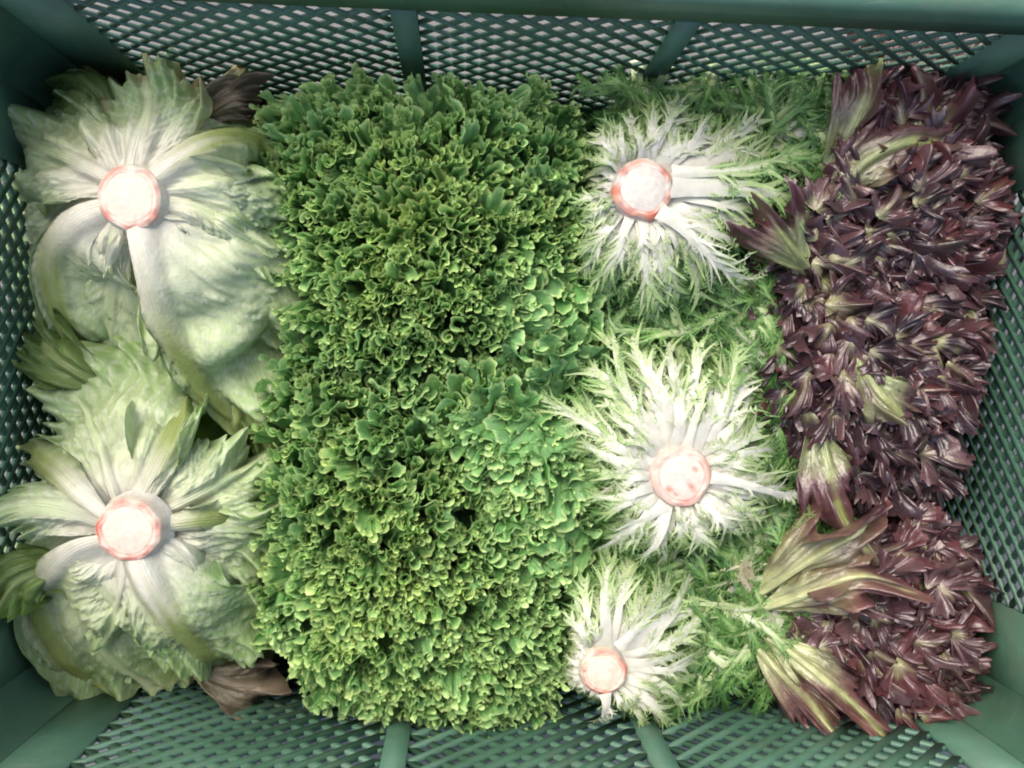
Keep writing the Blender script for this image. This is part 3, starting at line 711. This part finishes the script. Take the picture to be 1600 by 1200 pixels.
for i, H in enumerate(REDS):
    b = P(*H['base'], 0)
    o = H['o'] = empty('red_lettuce_head', (b[0], b[1], .02), H['lab'], 'lettuce', 'red lettuce heads along the end of the crate')
    pw = [tuple(P(u, v, .118)[:2]) for u, v in H['poly']]; bw = P(*H['base'], .118)
    xs = [q[0] for q in pw]; ys = [q[1] for q in pw]
    cx, cy = sum(xs) / len(xs), sum(ys) / len(ys)
    st = .0114; pts = []
    yy = min(ys)
    while yy < max(ys):
        xx = min(xs)
        while xx < max(xs):
            q = (xx + rng.normal(0, .004), yy + rng.normal(0, .004))
            if inside(pw, *q): pts.append(q)
            xx += st
        yy += st
    rx, ry = (max(xs) - min(xs)) / 2, (max(ys) - min(ys)) / 2
    for q in pts:
        rho = min(1.1, math.hypot((q[0] - cx) / rx, (q[1] - cy) / ry))
        for lay in (0, 1):
            if lay == 0 and rng.random() < .35: continue
            az = math.atan2(q[1] - bw[1], q[0] - bw[0]) + rng.normal(0, .55)
            zt = H['z'] - .024 * rho ** 2 + rng.normal(0, .004) - (.011 if lay == 0 else 0)
            near = math.exp(-(math.hypot(q[0] - bw[0], q[1] - bw[1]) / .045) ** 2)
            red_leaf(o, q, az, zt, rng.uniform(.016, .028) * (1.35 if rng.random() < .12 else 1), int(rng.choice([0, 1, 2, 3], p=[[.3, .15, .3, .25], [.4, .08, .34, .18], [.3, .2, .28, .22]][i])),
                     near * .4 + (.35 if rng.random() < .07 else rng.uniform(-.30, .02)), up=.75)
    print('red leaves', i, len(pts))
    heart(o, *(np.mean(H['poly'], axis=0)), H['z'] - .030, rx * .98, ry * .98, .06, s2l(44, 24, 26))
RC = dict(near=s2l(124, 136, 94), far=s2l(98, 90, 74), edge=s2l(84, 50, 56), rib=s2l(136, 144, 92))
RC2 = dict(near=s2l(150, 156, 112), far=s2l(112, 108, 82), edge=s2l(98, 60, 62), rib=s2l(166, 170, 120))
kw = dict(mot=s2l(74, 46, 50), folds=.6, cols=RC, mat=M_red, na=70, nr=28, white_d=.04)
o = REDS[0]['o']
B(o, [(1285, 290, .112), (1325, 215, .124), (1365, 130, .135), (1385, 55, .138)], a0=.28, a1=.5, ribw=.007, tooth=.3, green=.15, lobes=.25, **kw)
B(o, [(1290, 330, .118), (1350, 260, .134), (1420, 220, .138), (1470, 225, .125)], a0=.45, a1=.55, ribw=.006, tooth=.25, green=.1, lobes=.3, **kw)
B(o, [(1260, 420, .118), (1225, 370, .134), (1195, 330, .138), (1170, 310, .132)], a0=.8, a1=.7, ribw=.004, tooth=.3, green=.9, lobes=.4, **kw)
o = REDS[1]['o']
B(o, [(1330, 560, .122), (1370, 610, .137), (1400, 640, .137), (1430, 680, .122)], a0=.6, a1=.6, ribw=.005, tooth=.3, green=.2, lobes=.35, **kw)
B(o, [(1270, 640, .112), (1290, 720, .128), (1310, 790, .128), (1330, 850, .110)], a0=.5, a1=.5, ribw=.006, tooth=.3, green=.6, lobes=.35, **kw)
kw = dict(mot=s2l(84, 54, 56), folds=.6, cols=RC2, mat=M_red, na=80, nr=30, white_d=.05)
o = REDS[2]['o']
B(o, [(1180, 930, .108), (1260, 880, .126), (1340, 835, .138), (1400, 790, .138)], a0=.50, a1=.60, ribw=.004, ruff=1.5, tooth=.22, green=.0, lobes=.2, **kw)
B(o, [(1185, 950, .110), (1280, 920, .128), (1350, 905, .136), (1410, 915, .126)], a0=.6, a1=.45, ribw=.004, ruff=1.5, tooth=.3, green=.15, lobes=.3, **kw)
B(o, [(1170, 990, .108), (1215, 1050, .120), (1270, 1110, .122), (1345, 1200, .112)], a0=.36, a1=.32, ribw=.004, ruff=1.4, tooth=.4, green=.2, lobes=.35, **kw)
B(o, [(1190, 990, .110), (1260, 1040, .128), (1320, 1090, .132), (1380, 1150, .115)], a0=.45, a1=.45, ribw=.004, ruff=1.4, tooth=.4, green=.5, lobes=.35, **kw)

# ------------------------------------------------------------------ wilted leaves along the walls
WC = dict(near=s2l(96, 92, 74), far=s2l(86, 78, 66), edge=s2l(70, 56, 48), rib=s2l(110, 100, 84))
def wilted(label, sp, **k):
    b = P(*sp[0]); o = empty('wilted_leaf', (b[0], b[1], b[2]), label, 'leaf', 'loose wilted leaves between heads and walls')
    B(o, sp, cols=k.pop('cols', WC), na=70, nr=26, **k)
wilted('grey brown wilted leaf on the bottom wall between pale and curly lettuce', [(300, 1040, .085), (350, 1065, .088), (400, 1070, .086), (455, 1060, .075)], a0=.55, a1=.55, tooth=.1, ribw=.006)
wilted('brown wilted leaf at the mesh wall beside the upper pale lettuce', [(300, 200, .090), (340, 165, .098), (380, 150, .098), (430, 160, .085)], a0=.6, a1=.6, tooth=.2, ribw=.005)
GC = dict(near=s2l(120, 140, 84), far=s2l(80, 112, 54), edge=s2l(66, 92, 42), rib=s2l(134, 150, 92))
wilted('dark green leaf curled in the corner behind the upper pale lettuce', [(190, 210, .095), (150, 170, .105), (115, 150, .10), (90, 170, .08)], a0=.7, a1=.7, tooth=.1, ribw=.006, cols=GC)
wilted('dark green curled leaf in the gap between the two pale lettuces', [(180, 610, .092), (120, 580, .108), (80, 550, .105), (60, 500, .085)], a0=.6, a1=.6, tooth=.15, ribw=.006, cols=GC)
wilted('bright green leaf folded at the left end wall beside the lower pale lettuce', [(110, 880, .100), (60, 890, .125), (15, 915, .132), (-5, 960, .128)], a0=.6, a1=.7, tooth=.12, ribw=.006, cols=dict(near=s2l(116, 138, 80), far=s2l(82, 112, 52), edge=s2l(92, 122, 52), rib=s2l(130, 146, 90)))
wilted('pale olive leaf tip pressed between the upper pale lettuce and the curly green heads', [(340, 560, .085), (380, 610, .092), (410, 660, .088), (440, 720, .07)], a0=.6, a1=.6, tooth=.1, ribw=.007, cols=dict(near=s2l(150, 165, 105), far=s2l(120, 145, 84), edge=s2l(96, 124, 64), rib=s2l(156, 166, 110)))
